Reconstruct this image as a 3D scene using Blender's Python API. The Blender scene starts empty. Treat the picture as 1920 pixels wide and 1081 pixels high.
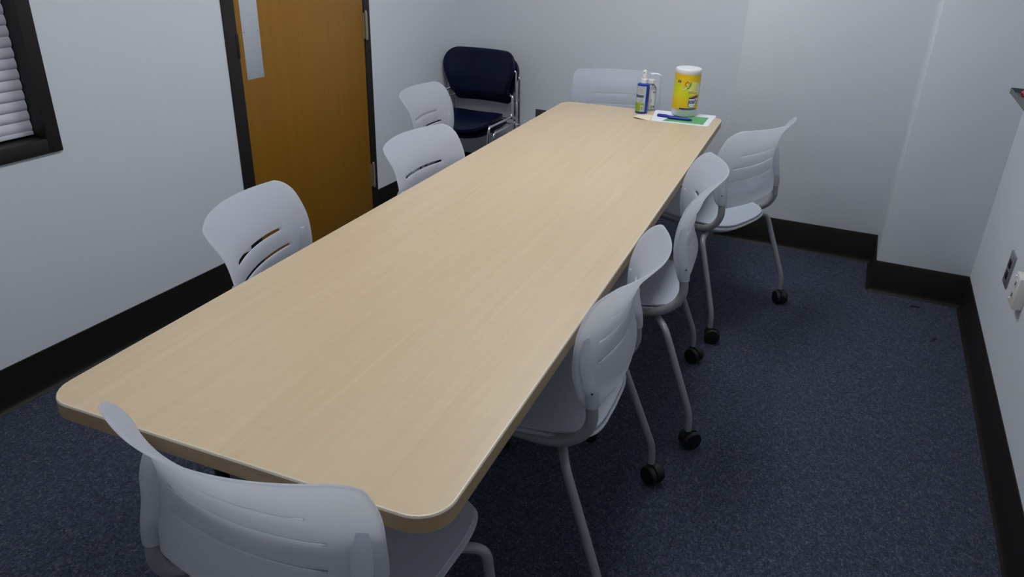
import bpy, bmesh, math, random
from mathutils import Vector, Matrix
PI = math.pi
random.seed(4)
S = bpy.context.scene
COL = S.collection

# ------------------------------------------------------------------ camera, world, light, exposure
cam_d = bpy.data.cameras.new('camera')
cam_d.sensor_width = 36.0
cam_d.lens = 1405.805 / 1920 * 36.0
cam_d.clip_start = 0.02
cam = bpy.data.objects.new('camera', cam_d)
COL.objects.link(cam)
cam.location = (1.22752, -0.68098, 1.52144)
cam.rotation_euler = (1.125434, -0.029221, 0.433129)
S.camera = cam

world = bpy.data.worlds.new('world')
S.world = world
world.use_nodes = True
world.node_tree.nodes['Background'].inputs['Color'].default_value = (0.5, 0.55, 0.65, 1)
world.node_tree.nodes['Background'].inputs['Strength'].default_value = 0.01

S.view_settings.view_transform = 'Standard'
S.view_settings.look = 'None'
S.view_settings.gamma = 1.0
S.view_settings.use_curve_mapping = False
S.view_settings.exposure = 0.0

LIGHT_STRENGTH = 9.0                       # ceiling troffer diffuser
LIGHTS = [(0.30, 2.20, 1.31), (0.38, 0.32, 0.75)]   # lit ceiling troffers: centre x, y, share (the near one burns dimmer)
CEIL = 2.60

# ------------------------------------------------------------------ room numbers (metres)
WL, WR = -1.182, 1.856                     # left and right wall planes
WB, WB2 = 3.735, 3.413                     # recessed back wall, proud part of it
XS = 0.636                                 # where the proud part starts
XC, YC = 1.464, 3.039                      # corner pillar
WF = -1.60                                 # wall behind the camera
BH = 0.154                                 # wall base height
TH, TW, TL, TYAW = 0.74, 0.803, 2.978, 0.0475

# ------------------------------------------------------------------ materials
def nmat(name):
    m = bpy.data.materials.new(name)
    m.use_nodes = True
    nt = m.node_tree
    return m, nt, nt.nodes['Principled BSDF']

def lin(r, g, b):
    f = lambda c: (c / 255 / 12.92) if c / 255 <= 0.04045 else ((c / 255 + 0.055) / 1.055) ** 2.4
    return (f(r), f(g), f(b), 1)

def mat(name, col, rough=0.5, metal=0.0, noise=0.0, scale=40.0, bump=0.0, bscale=200.0, spec=0.5, coat=0.0, trans=0.0):
    m, nt, b = nmat(name)
    b.inputs['Roughness'].default_value = rough
    b.inputs['Metallic'].default_value = metal
    b.inputs['Specular IOR Level'].default_value = spec
    b.inputs['Coat Weight'].default_value = coat
    b.inputs['Transmission Weight'].default_value = trans
    b.inputs['Base Color'].default_value = col
    tc = nt.nodes.new('ShaderNodeTexCoord')
    if noise > 0:
        n = nt.nodes.new('ShaderNodeTexNoise')
        n.inputs['Scale'].default_value = scale
        n.inputs['Detail'].default_value = 4
        nt.links.new(tc.outputs['Object'], n.inputs['Vector'])
        r = nt.nodes.new('ShaderNodeMix'); r.data_type = 'RGBA'
        r.inputs['A'].default_value = tuple(c * (1 - noise) for c in col[:3]) + (1,)
        r.inputs['B'].default_value = tuple(min(1, c * (1 + noise)) for c in col[:3]) + (1,)
        nt.links.new(n.outputs['Fac'], r.inputs['Factor'])
        nt.links.new(r.outputs['Result'], b.inputs['Base Color'])
    if bump > 0:
        n2 = nt.nodes.new('ShaderNodeTexNoise')
        n2.inputs['Scale'].default_value = bscale
        n2.inputs['Detail'].default_value = 3
        nt.links.new(tc.outputs['Object'], n2.inputs['Vector'])
        bp = nt.nodes.new('ShaderNodeBump')
        bp.inputs['Strength'].default_value = bump
        bp.inputs['Distance'].default_value = 0.002
        nt.links.new(n2.outputs['Fac'], bp.inputs['Height'])
        nt.links.new(bp.outputs['Normal'], b.inputs['Normal'])
    return m

def ramp(nt, stops):
    r = nt.nodes.new('ShaderNodeValToRGB')
    e = r.color_ramp.elements
    while len(e) < len(stops):
        e.new(0.5)
    for k, (p, c) in enumerate(stops):
        e[k].position = p; e[k].color = c
    return r

def carpet_mat():
    m, nt, b = nmat('carpet_blue_loop')
    b.inputs['Roughness'].default_value = 0.95
    b.inputs['Specular IOR Level'].default_value = 0.15
    b.inputs['Sheen Weight'].default_value = 0.05
    b.inputs['Sheen Roughness'].default_value = 0.5
    tc = nt.nodes.new('ShaderNodeTexCoord')
    mp = nt.nodes.new('ShaderNodeMapping'); mp.inputs['Scale'].default_value = (1.0, 0.7, 1.0)
    nt.links.new(tc.outputs['Object'], mp.inputs['Vector'])
    v = nt.nodes.new('ShaderNodeTexVoronoi'); v.inputs['Scale'].default_value = 260
    nt.links.new(mp.outputs['Vector'], v.inputs['Vector'])
    sep = nt.nodes.new('ShaderNodeSeparateColor')
    nt.links.new(v.outputs['Color'], sep.inputs['Color'])
    n = nt.nodes.new('ShaderNodeTexNoise'); n.inputs['Scale'].default_value = 60; n.inputs['Detail'].default_value = 6
    nt.links.new(mp.outputs['Vector'], n.inputs['Vector'])
    mx = nt.nodes.new('ShaderNodeMix'); mx.inputs['Factor'].default_value = 0.45
    nt.links.new(sep.outputs[0], mx.inputs['A']); nt.links.new(n.outputs['Fac'], mx.inputs['B'])
    r = ramp(nt, [(0.15, lin(40, 43, 56)), (0.40, lin(55, 60, 78)), (0.66, lin(67, 73, 91)), (0.90, lin(110, 113, 122))])
    nt.links.new(mx.outputs['Result'], r.inputs['Fac'])
    nt.links.new(r.outputs['Color'], b.inputs['Base Color'])
    bp = nt.nodes.new('ShaderNodeBump'); bp.inputs['Strength'].default_value = 0.7; bp.inputs['Distance'].default_value = 0.004
    nt.links.new(v.outputs['Distance'], bp.inputs['Height'])
    nt.links.new(bp.outputs['Normal'], b.inputs['Normal'])
    return m

def wood_mat(name, c0, c1, c2, stretch=(34, 1.6, 8), rough=0.38, cross=0.35, spec=0.5):
    """grain running along local Y"""
    m, nt, b = nmat(name)
    b.inputs['Roughness'].default_value = rough
    b.inputs['Specular IOR Level'].default_value = spec
    tc = nt.nodes.new('ShaderNodeTexCoord')
    mp = nt.nodes.new('ShaderNodeMapping'); mp.inputs['Scale'].default_value = stretch
    nt.links.new(tc.outputs['Object'], mp.inputs['Vector'])
    n = nt.nodes.new('ShaderNodeTexNoise'); n.inputs['Scale'].default_value = 1.0; n.inputs['Detail'].default_value = 8
    n.inputs['Roughness'].default_value = 0.6; n.inputs['Distortion'].default_value = 0.6
    nt.links.new(mp.outputs['Vector'], n.inputs['Vector'])
    mp2 = nt.nodes.new('ShaderNodeMapping'); mp2.inputs['Scale'].default_value = (18, 55, 18); mp2.inputs['Rotation'].default_value = (0, 0, 0.25)
    nt.links.new(tc.outputs['Object'], mp2.inputs['Vector'])
    n2 = nt.nodes.new('ShaderNodeTexNoise'); n2.inputs['Scale'].default_value = 1.0; n2.inputs['Detail'].default_value = 5
    nt.links.new(mp2.outputs['Vector'], n2.inputs['Vector'])
    mp3 = nt.nodes.new('ShaderNodeMapping'); mp3.inputs['Scale'].default_value = (2.2, 0.9, 2)
    nt.links.new(tc.outputs['Object'], mp3.inputs['Vector'])
    n3 = nt.nodes.new('ShaderNodeTexNoise'); n3.inputs['Scale'].default_value = 1.6; n3.inputs['Detail'].default_value = 3
    nt.links.new(mp3.outputs['Vector'], n3.inputs['Vector'])
    mx = nt.nodes.new('ShaderNodeMix'); mx.inputs['Factor'].default_value = cross
    nt.links.new(n.outputs['Fac'], mx.inputs['A']); nt.links.new(n2.outputs['Fac'], mx.inputs['B'])
    mx2 = nt.nodes.new('ShaderNodeMix'); mx2.inputs['Factor'].default_value = 0.25
    nt.links.new(mx.outputs['Result'], mx2.inputs['A']); nt.links.new(n3.outputs['Fac'], mx2.inputs['B'])
    r = ramp(nt, [(0.30, c0), (0.50, c1), (0.70, c2)])
    nt.links.new(mx2.outputs['Result'], r.inputs['Fac'])
    nt.links.new(r.outputs['Color'], b.inputs['Base Color'])
    return m

def poly_mat(name, col, rough, transl):
    """white polypropylene that lets a little light through"""
    m, nt, b = nmat(name)
    b.inputs['Base Color'].default_value = col
    b.inputs['Roughness'].default_value = rough
    b.inputs['Specular IOR Level'].default_value = 0.4
    t = nt.nodes.new('ShaderNodeBsdfTranslucent'); t.inputs['Color'].default_value = (0.94, 0.95, 0.97, 1)
    mx = nt.nodes.new('ShaderNodeMixShader'); mx.inputs['Fac'].default_value = transl
    out = nt.nodes['Material Output']
    tc = nt.nodes.new('ShaderNodeTexCoord')
    n2 = nt.nodes.new('ShaderNodeTexNoise'); n2.inputs['Scale'].default_value = 900
    nt.links.new(tc.outputs['Object'], n2.inputs['Vector'])
    bp = nt.nodes.new('ShaderNodeBump'); bp.inputs['Strength'].default_value = 0.08; bp.inputs['Distance'].default_value = 0.001
    nt.links.new(n2.outputs['Fac'], bp.inputs['Height'])
    nt.links.new(bp.outputs['Normal'], b.inputs['Normal'])
    nt.links.new(b.outputs[0], mx.inputs[1]); nt.links.new(t.outputs[0], mx.inputs[2])
    nt.links.new(mx.outputs[0], out.inputs['Surface'])
    return m

def ribbed_mat(name, col):
    """pale woven pad with fine ribs running front to back"""
    m, nt, b = nmat(name)
    b.inputs['Roughness'].default_value = 0.75
    b.inputs['Specular IOR Level'].default_value = 0.3
    tc = nt.nodes.new('ShaderNodeTexCoord')
    w = nt.nodes.new('ShaderNodeTexWave'); w.inputs['Scale'].default_value = 38; w.bands_direction = 'Y'
    w.inputs['Distortion'].default_value = 0.4
    nt.links.new(tc.outputs['Object'], w.inputs['Vector'])
    r = ramp(nt, [(0.0, tuple(c * 0.93 for c in col[:3]) + (1,)), (1.0, col)])
    nt.links.new(w.outputs['Fac'], r.inputs['Fac'])
    nt.links.new(r.outputs['Color'], b.inputs['Base Color'])
    bp = nt.nodes.new('ShaderNodeBump'); bp.inputs['Strength'].default_value = 0.15; bp.inputs['Distance'].default_value = 0.001
    nt.links.new(w.outputs['Fac'], bp.inputs['Height'])
    nt.links.new(bp.outputs['Normal'], b.inputs['Normal'])
    return m

def emit_mat(name, col, strength):
    m, nt, b = nmat(name)
    b.inputs['Base Color'].default_value = (0.9, 0.9, 0.9, 1)
    b.inputs['Emission Color'].default_value = col
    b.inputs['Emission Strength'].default_value = strength
    return m

def label_mat():
    """printed wrap of the wipes canister: orange ends, lime-yellow middle, paler glow round the fruit (flat print)"""
    m, nt, b = nmat('wipes_label_print')
    b.inputs['Roughness'].default_value = 0.35
    tc = nt.nodes.new('ShaderNodeTexCoord')
    sp = nt.nodes.new('ShaderNodeSeparateXYZ')
    nt.links.new(tc.outputs['Object'], sp.inputs['Vector'])
    mr = nt.nodes.new('ShaderNodeMapRange')
    mr.inputs['From Min'].default_value = 0.033; mr.inputs['From Max'].default_value = 0.195
    nt.links.new(sp.outputs['Z'], mr.inputs['Value'])
    r = ramp(nt, [(0.0, lin(236, 186, 14)), (0.22, lin(238, 200, 18)), (0.42, lin(226, 220, 34)), (0.62, lin(216, 222, 38)), (0.80, lin(236, 206, 22)), (1.0, lin(242, 192, 14))])
    nt.links.new(mr.outputs['Result'], r.inputs['Fac'])
    n = nt.nodes.new('ShaderNodeTexNoise'); n.inputs['Scale'].default_value = 28; n.inputs['Detail'].default_value = 2
    nt.links.new(tc.outputs['Object'], n.inputs['Vector'])
    mx = nt.nodes.new('ShaderNodeMix'); mx.data_type = 'RGBA'; mx.blend_type = 'OVERLAY'; mx.inputs['Factor'].default_value = 0.22
    nt.links.new(r.outputs['Color'], mx.inputs['A']); nt.links.new(n.outputs['Fac'], mx.inputs['B'])
    nt.links.new(mx.outputs['Result'], b.inputs['Base Color'])
    return m

M = {}
M['wall'] = mat('wall_paint', lin(225, 228, 234), 0.55, noise=0.012, scale=3, bump=0.12, bscale=120, spec=0.35)
M['ceiling'] = mat('ceiling_tile', lin(232, 232, 230), 0.9, noise=0.03, scale=60, bump=0.2, bscale=90)
M['carpet'] = carpet_mat()
M['base'] = mat('vinyl_base_dark_brown', lin(31, 26, 22), 0.5, noise=0.1, scale=12, spec=0.3)
M['frame'] = mat('dark_bronze_paint', lin(42, 38, 36), 0.45, noise=0.06, scale=9, bump=0.05, bscale=60, spec=0.35)
M['door'] = wood_mat('door_veneer_golden_oak', lin(146, 100, 20), lin(155, 107, 24), lin(162, 113, 29), (30, 30, 1.6), 0.42, 0.1)
M['table'] = wood_mat('laminate_pale_maple', lin(207, 181, 147), lin(215, 190, 157), lin(222, 198, 167), (46, 1.3, 8), 0.36, 0.22)
M['tedge'] = wood_mat('edge_band_maple', lin(166, 140, 106), lin(180, 152, 116), lin(192, 164, 127), (1.5, 1.5, 110), 0.45, 0.1)
M['tline'] = mat('edge_seam_cream', lin(228, 215, 192), 0.3)
M['steel'] = mat('brushed_steel', lin(200, 204, 212), 0.38, 0.25, noise=0.04, scale=30)
M['hinge'] = mat('hinge_dull_bronze', lin(168, 160, 142), 0.4, 0.5, noise=0.05)
M['black'] = mat('black_plastic', lin(17, 17, 19), 0.5)
M['blackmetal'] = mat('black_powder_coat', lin(22, 22, 24), 0.45)
M['poly'] = poly_mat('white_polypropylene', lin(226, 229, 241), 0.42, 0.64)
M['polyside'] = poly_mat('white_polypropylene_pocket', lin(224, 228, 238), 0.4, 0.58)
M['pad'] = ribbed_mat('pale_seat_pad', lin(186, 190, 203))
M['silver'] = mat('silver_grey_paint', lin(156, 159, 162), 0.36, 0.2, spec=0.5)
M['vinyl'] = mat('navy_vinyl', lin(5, 13, 44), 0.4, noise=0.05, scale=30, bump=0.06, bscale=400, spec=0.25)
M['navyshell'] = mat('navy_plastic_shell', lin(8, 12, 34), 0.4)
M['chrome'] = mat('chrome', lin(225, 226, 230), 0.09, 1.0)
M['blind'] = mat('blind_slat_white', lin(212, 211, 222), 0.5)
M['glass'] = mat('dark_glass', lin(40, 44, 50), 0.05, spec=0.6)
M['white'] = mat('white_plastic', lin(236, 237, 238), 0.35)
M['ivory'] = mat('ivory_plastic', lin(224, 222, 214), 0.4)
M['paper'] = mat('white_paper', lin(238, 240, 248), 0.6)
M['green'] = mat('green_print', lin(98, 172, 110), 0.55)
M['palegreen'] = mat('pale_green_print', lin(150, 200, 165), 0.55)
M['cream'] = mat('cream_paper', lin(240, 226, 200), 0.7)
M['blue'] = mat('royal_blue_plastic', lin(22, 30, 150), 0.35)
M['bluedark'] = mat('navy_plastic', lin(16, 20, 84), 0.4)
M['bluebottle'] = mat('blue_bottle_plastic', lin(24, 58, 172), 0.3)
M['lgrey'] = mat('label_grey_print', lin(198, 200, 206), 0.5)
M['lwhite'] = mat('label_white_print', lin(222, 220, 228), 0.5)
M['lgreen'] = mat('label_lime_print', lin(142, 176, 34), 0.5)
M['lslate'] = mat('label_slate_print', lin(70, 92, 116), 0.5)
M['lblack'] = mat('label_dark_print', lin(36, 38, 52), 0.5)
M['lmid'] = mat('label_fine_print', lin(150, 154, 164), 0.5)
M['lpale'] = mat('label_paleblue_print', lin(176, 206, 226), 0.5)
M['clear'] = mat('clear_bottle_plastic', lin(236, 240, 244), 0.12, trans=0.9)
M['frost'] = poly_mat('frosted_canister_plastic', lin(238, 238, 240), 0.35, 0.15)
M['label'] = label_mat()
M['navyink'] = mat('navy_ink', lin(26, 44, 122), 0.4)
M['blueink'] = mat('blue_strip_ink', lin(40, 90, 178), 0.4)
M['redink'] = mat('magenta_ink', lin(150, 40, 84), 0.4)
M['purpleink'] = mat('purple_ink', lin(78, 40, 112), 0.4)
M['orangeink'] = mat('orange_ink', lin(238, 128, 24), 0.4)
M['leafink'] = mat('leaf_green_ink', lin(84, 150, 24), 0.4)
M['paleyellow'] = mat('pale_yellow_ink', lin(238, 232, 130), 0.4)
M['whiteink'] = mat('white_ink', lin(236, 240, 244), 0.4)
M['greyink'] = mat('olive_grey_ink', lin(92, 92, 60), 0.4)
M['red'] = mat('red_plastic', lin(190, 26, 70), 0.35)
M['outlet'] = mat('outlet_grey_plate', lin(150, 148, 156), 0.4, 0.5)
M['outletdark'] = mat('outlet_dark_brown', lin(78, 72, 66), 0.4)
M['alu'] = mat('grey_aluminium', lin(120, 124, 124), 0.4, 0.7)
M['stain'] = mat('dark_carpet_stain', lin(20, 22, 30), 0.95)

# ------------------------------------------------------------------ mesh helpers
def link(name, bm, material, parent=None, smooth=None, loc=None, recalc=True):
    if recalc:
        bmesh.ops.recalc_face_normals(bm, faces=bm.faces)
    me = bpy.data.meshes.new(name)
    bm.to_mesh(me); bm.free()
    for m in (material if isinstance(material, (list, tuple)) else [material]):
        me.materials.append(m)
    if smooth is not None:
        me.shade_smooth()
        me.set_sharp_from_angle(angle=math.radians(smooth))
    o = bpy.data.objects.new(name, me)
    COL.objects.link(o)
    if parent: o.parent = parent
    if loc: o.location = loc
    return o

def tag(o, label, cat, group=None):
    o['label'] = label; o['category'] = cat
    if group: o['group'] = group
    return o

def thing(name, label, cat, loc=(0, 0, 0), rz=0.0, group=None):
    o = bpy.data.objects.new(name, None); COL.objects.link(o)
    o.empty_display_size = 0.1
    o.location = loc; o.rotation_euler = (0, 0, rz)
    return tag(o, label, cat, group)

def struct(o):
    o['kind'] = 'structure'
    return o

def dup(root, loc, rz, label, group=None):
    r = root.copy(); COL.objects.link(r)
    r.location = loc; r.rotation_euler = (0, 0, rz); r['label'] = label
    if group: r['group'] = group
    for ch in list(root.children):
        c = ch.copy(); COL.objects.link(c); c.parent = r
        for g in list(ch.children):
            d = g.copy(); COL.objects.link(d); d.parent = c
    return r

def box(bm, x0, x1, y0, y1, z0, z1, bev=0.0, seg=2):
    vs = [bm.verts.new(p) for p in ((x0, y0, z0), (x1, y0, z0), (x1, y1, z0), (x0, y1, z0), (x0, y0, z1), (x1, y0, z1), (x1, y1, z1), (x0, y1, z1))]
    fs = [bm.faces.new([vs[i] for i in f]) for f in ((3, 2, 1, 0), (4, 5, 6, 7), (0, 1, 5, 4), (1, 2, 6, 5), (2, 3, 7, 6), (3, 0, 4, 7))]
    if bev > 0:
        es = list({e for f in fs for e in f.edges})
        bmesh.ops.bevel(bm, geom=es, offset=bev, segments=seg, profile=0.5, affect='EDGES')
    return bm

def boxobj(name, b, material, parent=None, bev=0.0, loc=None):
    bm = bmesh.new(); box(bm, *b, bev=bev)
    return link(name, bm, material, parent, 40 if bev else None, loc)

def catmull(pts, n=8):
    P = [Vector(p) for p in pts]
    P = [P[0] * 2 - P[1]] + P + [P[-1] * 2 - P[-2]]
    out = []
    for i in range(1, len(P) - 2):
        for k in range(n):
            t = k / n
            p0, p1, p2, p3 = P[i - 1:i + 3]
            out.append(0.5 * (2 * p1 + (p2 - p0) * t + (2 * p0 - 5 * p1 + 4 * p2 - p3) * t * t + (3 * p1 - p0 - 3 * p2 + p3) * t ** 3))
    out.append(P[-2])
    return out

def fillet(pts, r, n=6):
    """polyline with each inner corner rounded"""
    P = [Vector(p) for p in pts]; out = [P[0]]
    for i in range(1, len(P) - 1):
        a, b, c = P[i - 1], P[i], P[i + 1]
        rr = r[i - 1] if isinstance(r, (list, tuple)) else r
        d1 = (a - b); d2 = (c - b)
        l = min(rr, d1.length * 0.48, d2.length * 0.48)
        p, q = b + d1.normalized() * l, b + d2.normalized() * l
        for k in range(n + 1):
            t = k / n
            out.append(p * (1 - t) ** 2 + b * 2 * t * (1 - t) + q * t * t)
    out.append(P[-1])
    return out

def tube(bm, path, r, seg=12, flat=None, caps=True, up=None):
    """sweep a circle (or an ellipse, flat=(rx, ry)) along path; r may be a list"""
    P = [Vector(p) for p in path]
    rings = []
    T = [(P[min(i + 1, len(P) - 1)] - P[max(i - 1, 0)]).normalized() for i in range(len(P))]
    n = Vector(up) if up else (Vector((0, 0, 1)) if abs(T[0].z) < 0.9 else Vector((1, 0, 0)))
    n = (n - T[0] * n.dot(T[0])).normalized()
    for i, p in enumerate(P):
        if up: n = Vector(up)
        n = (n - T[i] * n.dot(T[i])).normalized()
        b = T[i].cross(n)
        rr = r[i] if isinstance(r, (list, tuple)) else r
        ra, rb = (flat if flat else (rr, rr))
        rings.append([bm.verts.new(p + n * (math.cos(2 * PI * k / seg) * ra) + b * (math.sin(2 * PI * k / seg) * rb)) for k in range(seg)])
    for a, c in zip(rings, rings[1:]):
        for k in range(seg):
            bm.faces.new((a[k], a[(k + 1) % seg], c[(k + 1) % seg], c[k]))
    if caps:
        bm.faces.new(rings[0][::-1]); bm.faces.new(rings[-1])
    return bm

def lathe(bm, prof, seg=28, c=(0, 0, 0), axis='Z', sx=1.0, sy=1.0):
    rings = []
    for r, z in prof:
        ring = []
        for k in range(seg):
            a = 2 * PI * k / seg
            p = (math.cos(a) * r * sx, math.sin(a) * r * sy, z)
            if axis == 'X': p = (p[2], p[0], p[1])
            if axis == 'Y': p = (p[0], p[2], p[1])
            ring.append(bm.verts.new((c[0] + p[0], c[1] + p[1], c[2] + p[2])))
        rings.append(ring)
    for a, b in zip(rings, rings[1:]):
        for k in range(seg):
            bm.faces.new((a[k], a[(k + 1) % seg], b[(k + 1) % seg], b[k]))
    bm.faces.new(rings[0][::-1]); bm.faces.new(rings[-1])
    return bm

def prism(bm, poly, z0, z1):
    lo = [bm.verts.new((x, y, z0)) for x, y in poly]
    hi = [bm.verts.new((x, y, z1)) for x, y in poly]
    bm.faces.new(lo[::-1]); bm.faces.new(hi)
    for k in range(len(poly)):
        j = (k + 1) % len(poly)
        bm.faces.new((lo[k], lo[j], hi[j], hi[k]))
    return bm

def rrect(x0, x1, y0, y1, r, n=8):
    out = []
    for cx, cy, a0 in ((x1 - r, y1 - r, 0), (x0 + r, y1 - r, PI / 2), (x0 + r, y0 + r, PI), (x1 - r, y0 + r, 1.5 * PI)):
        for k in range(n + 1):
            a = a0 + PI / 2 * k / n
            out.append((cx + r * math.cos(a), cy + r * math.sin(a)))
    return out

# ------------------------------------------------------------------ the room shell
struct(boxobj('floor', (WL - 0.1, WR + 0.1, WF - 0.1, WB + 0.1, -0.05, 0), M['carpet']))
struct(boxobj('ceiling', (WL - 0.1, WR + 0.1, WF - 0.1, WB + 0.1, CEIL, CEIL + 0.05), M['ceiling']))
D0, D1, D2, D3 = 1.748, 1.821, 2.721, 2.776        # door: frame outside, slab edge, slab edge, frame outside
DTOP = 2.10
WY0, WY1, WZ0, WZ1 = -0.75, 0.950, 0.808, 2.10      # window frame outside
bm = bmesh.new()                                    # left wall with a window and a door opening
for b in ((WF, WY0 + 0.02, 0, CEIL), (WY0 + 0.02, WY1 - 0.02, 0, WZ0 + 0.02), (WY0 + 0.02, WY1 - 0.02, WZ1 - 0.02, CEIL),
          (WY1 - 0.02, D0 + 0.01, 0, CEIL), (D0 + 0.01, D3 - 0.01, DTOP, CEIL), (D3 - 0.01, WB + 0.1, 0, CEIL)):
    box(bm, WL - 0.1, WL, *b)
struct(link('wall_left', bm, M['wall']))
bm = bmesh.new()
box(bm, WL, XS, WB, WB + 0.1, 0, CEIL)
struct(link('wall_back', bm, M['wall']))
bm = bmesh.new()
box(bm, XS, XC + 0.05, WB2, WB + 0.1, 0, CEIL, bev=0.004)
struct(link('wall_back', bm, M['wall'], smooth=40))
bm = bmesh.new()
box(bm, XC, WR + 0.05, YC, WB + 0.1, 0, CEIL, bev=0.006)
struct(link('wall_pillar', bm, M['wall'], smooth=40))
struct(boxobj('wall_right', (WR, WR + 0.1, WF, WB + 0.1, 0, CEIL), M['wall']))
struct(boxobj('wall_front', (WL - 0.1, WR + 0.1, WF - 0.1, WF, 0, CEIL), M['wall']))

BASE_PROF = [(0.0, BH), (0.003, BH), (0.006, BH - 0.004), (0.006, 0.030), (0.0075, 0.016), (0.011, 0.007), (0.016, 0.003), (0.018, 0.0), (0.0, 0.0)]
def baseboard(name, path, h=BH):
    """vinyl cove base swept along a plan polyline; the room is on the right of the path direction"""
    P = [Vector((x, y)) for x, y in path]
    bm = bmesh.new(); rings = []
    for i, p in enumerate(P):
        def nrm(a, b):
            d = (b - a).normalized(); return Vector((d.y, -d.x))
        ns = ([nrm(P[i - 1], p)] if i else []) + ([nrm(p, P[i + 1])] if i < len(P) - 1 else [])
        n = sum(ns, Vector((0, 0))); n = n / n.dot(ns[0]) if len(ns) > 1 else ns[0]
        rings.append([bm.verts.new((p.x + n.x * o, p.y + n.y * o, min(z, h) if z < BH else z - BH + h)) for o, z in BASE_PROF])
    for a, b in zip(rings, rings[1:]):
        for k in range(len(BASE_PROF)):
            j = (k + 1) % len(BASE_PROF)
            bm.faces.new((a[k], a[j], b[j], b[k]))
    bm.faces.new(rings[0]); bm.faces.new(rings[-1][::-1])
    return struct(link(name, bm, M['base'], smooth=35))
baseboard('baseboard_left', [(WL, WF), (WL, D0)], 0.150)
baseboard('baseboard_left', [(WL, D3), (WL, WB)], 0.150)
baseboard('baseboard_back', [(WL, WB), (XS, WB)], 0.157)
baseboard('baseboard_back', [(XS + 0.001, WB2), (XC, WB2)], 0.157)
# wraps the pillar's outer corner with a small radius
baseboard('baseboard_pillar', [(XC, WB2), (XC, YC + 0.006)] + [(XC + 0.006 - 0.006 * math.cos(a), YC + 0.006 - 0.006 * math.sin(a)) for a in [PI / 2 * k / 4 for k in range(1, 5)]] + [(WR, YC)], 0.157)
baseboard('baseboard_right', [(WR, YC), (WR, WF)], 0.157)

# ------------------------------------------------------------------ door_1 (left wall)
bm = bmesh.new()
box(bm, WL - 0.10, WL + 0.006, D0, D1 - 0.003, 0, DTOP + 0.05, bev=0.002)
box(bm, WL - 0.10, WL + 0.006, D2 + 0.003, D3, 0, DTOP + 0.05, bev=0.002)
box(bm, WL - 0.10, WL + 0.006, D1 - 0.003, D2 + 0.003, DTOP, DTOP + 0.05, bev=0.002)
# stop that the slab closes against
box(bm, WL - 0.10, WL - 0.045, D1 - 0.003, D1 + 0.012, 0, DTOP)
box(bm, WL - 0.10, WL - 0.045, D2 - 0.012, D2 + 0.003, 0, DTOP)
door = struct(link('door_1', bm, M['frame'], smooth=40))
door['label'] = 'dark bronze metal frame round the wooden door'
slab = boxobj('door_slab', (WL - 0.042, WL + 0.002, D1, D2, 0.012, DTOP - 0.003), M['door'], door, bev=0.0015)
slab['label'] = 'golden brown wood veneer door slab'
plate = boxobj('push_plate', (WL + 0.002, WL + 0.0035, 1.849, 1.953, 0.905, 1.31), M['steel'], slab, bev=0.0006)
plate['label'] = 'brushed steel push plate'
def disc_x(bm, x, y, z, r, h=0.0015, seg=10):
    lathe(bm, [(r, 0), (r * 0.8, h)], seg, (x, y, z), 'X')
for (y, z) in ((1.858, 0.915), (1.943, 0.915), (1.858, 1.10), (1.943, 1.10), (1.858, 1.30), (1.943, 1.30)):
    bm = bmesh.new(); disc_x(bm, WL + 0.0035, y, z, 0.0032)
    link('screw', bm, M['hinge'], slab)
for z0 in (0.185, 0.985, 1.80):
    bm = bmesh.new()
    box(bm, WL + 0.002, WL + 0.0075, D2 - 0.006, D2 + 0.026, z0 + 0.004, z0 + 0.130)
    for k in range(5):
        a = z0 + 0.002 + k * 0.0268
        lathe(bm, [(0.0078, a), (0.0078, a + 0.0248)], 12, (WL + 0.014, D2 + 0.008, 0))
    lathe(bm, [(0.0055, z0 - 0.003), (0.0055, z0 + 0.139), (0.003, z0 + 0.143)], 10, (WL + 0.014, D2 + 0.008, 0))
    link('hinge', bm, M['hinge'], door, 40)
boxobj('strike_plate', (WL + 0.005, WL + 0.0075, D1 - 0.016, D1 - 0.001, 1.0, 1.10), M['black'], door, bev=0.001)

# ------------------------------------------------------------------ window_1 (left wall) and its blind
bm = bmesh.new()
F = 0.048
for b in ((WY1 - F, WY1, WZ0, WZ1), (WY0, WY0 + F, WZ0, WZ1), (WY0 + F, WY1 - F, WZ0, WZ0 + F), (WY0 + F, WY1 - F, WZ1 - F, WZ1)):
    box(bm, WL - 0.10, WL + 0.009, *b, bev=0.002)
win = struct(link('window_1', bm, M['frame'], smooth=40))
win['label'] = 'dark bronze window frame'
bm = bmesh.new()          # inner stop round the glass
for b in ((WY1 - F - 0.022, WY1 - F, WZ0 + F, WZ1 - F), (WY0 + F, WY0 + F + 0.022, WZ0 + F, WZ1 - F), (WY0 + F, WY1 - F, WZ0 + F, WZ0 + F + 0.016), (WY0 + F, WY1 - F, WZ1 - F - 0.02, WZ1 - F)):
    box(bm, WL - 0.098, WL - 0.066, *b, bev=0.0015)
link('window_stop', bm, M['frame'], win, 40)
boxobj('window_pane', (WL - 0.092, WL - 0.086, WY0 + F, WY1 - F, WZ0 + F, WZ1 - F), M['glass'], win)
BY0, BY1 = WY0 + F + 0.004, WY1 - F - 0.002
blind = thing('window_blind', 'closed white slatted blind in the dark window frame at left', 'blind', (WL - 0.056, (BY0 + BY1) / 2, WZ0 + F))
hw = (BY1 - BY0) / 2
bm = bmesh.new()
PITCH = 0.0330
prof = [(-0.002 + 0.0080 * math.sin(PI * t ** 0.8) ** 0.8, t * (PITCH + 0.004) - 0.002) for t in [k / 8 for k in range(9)]]
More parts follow.
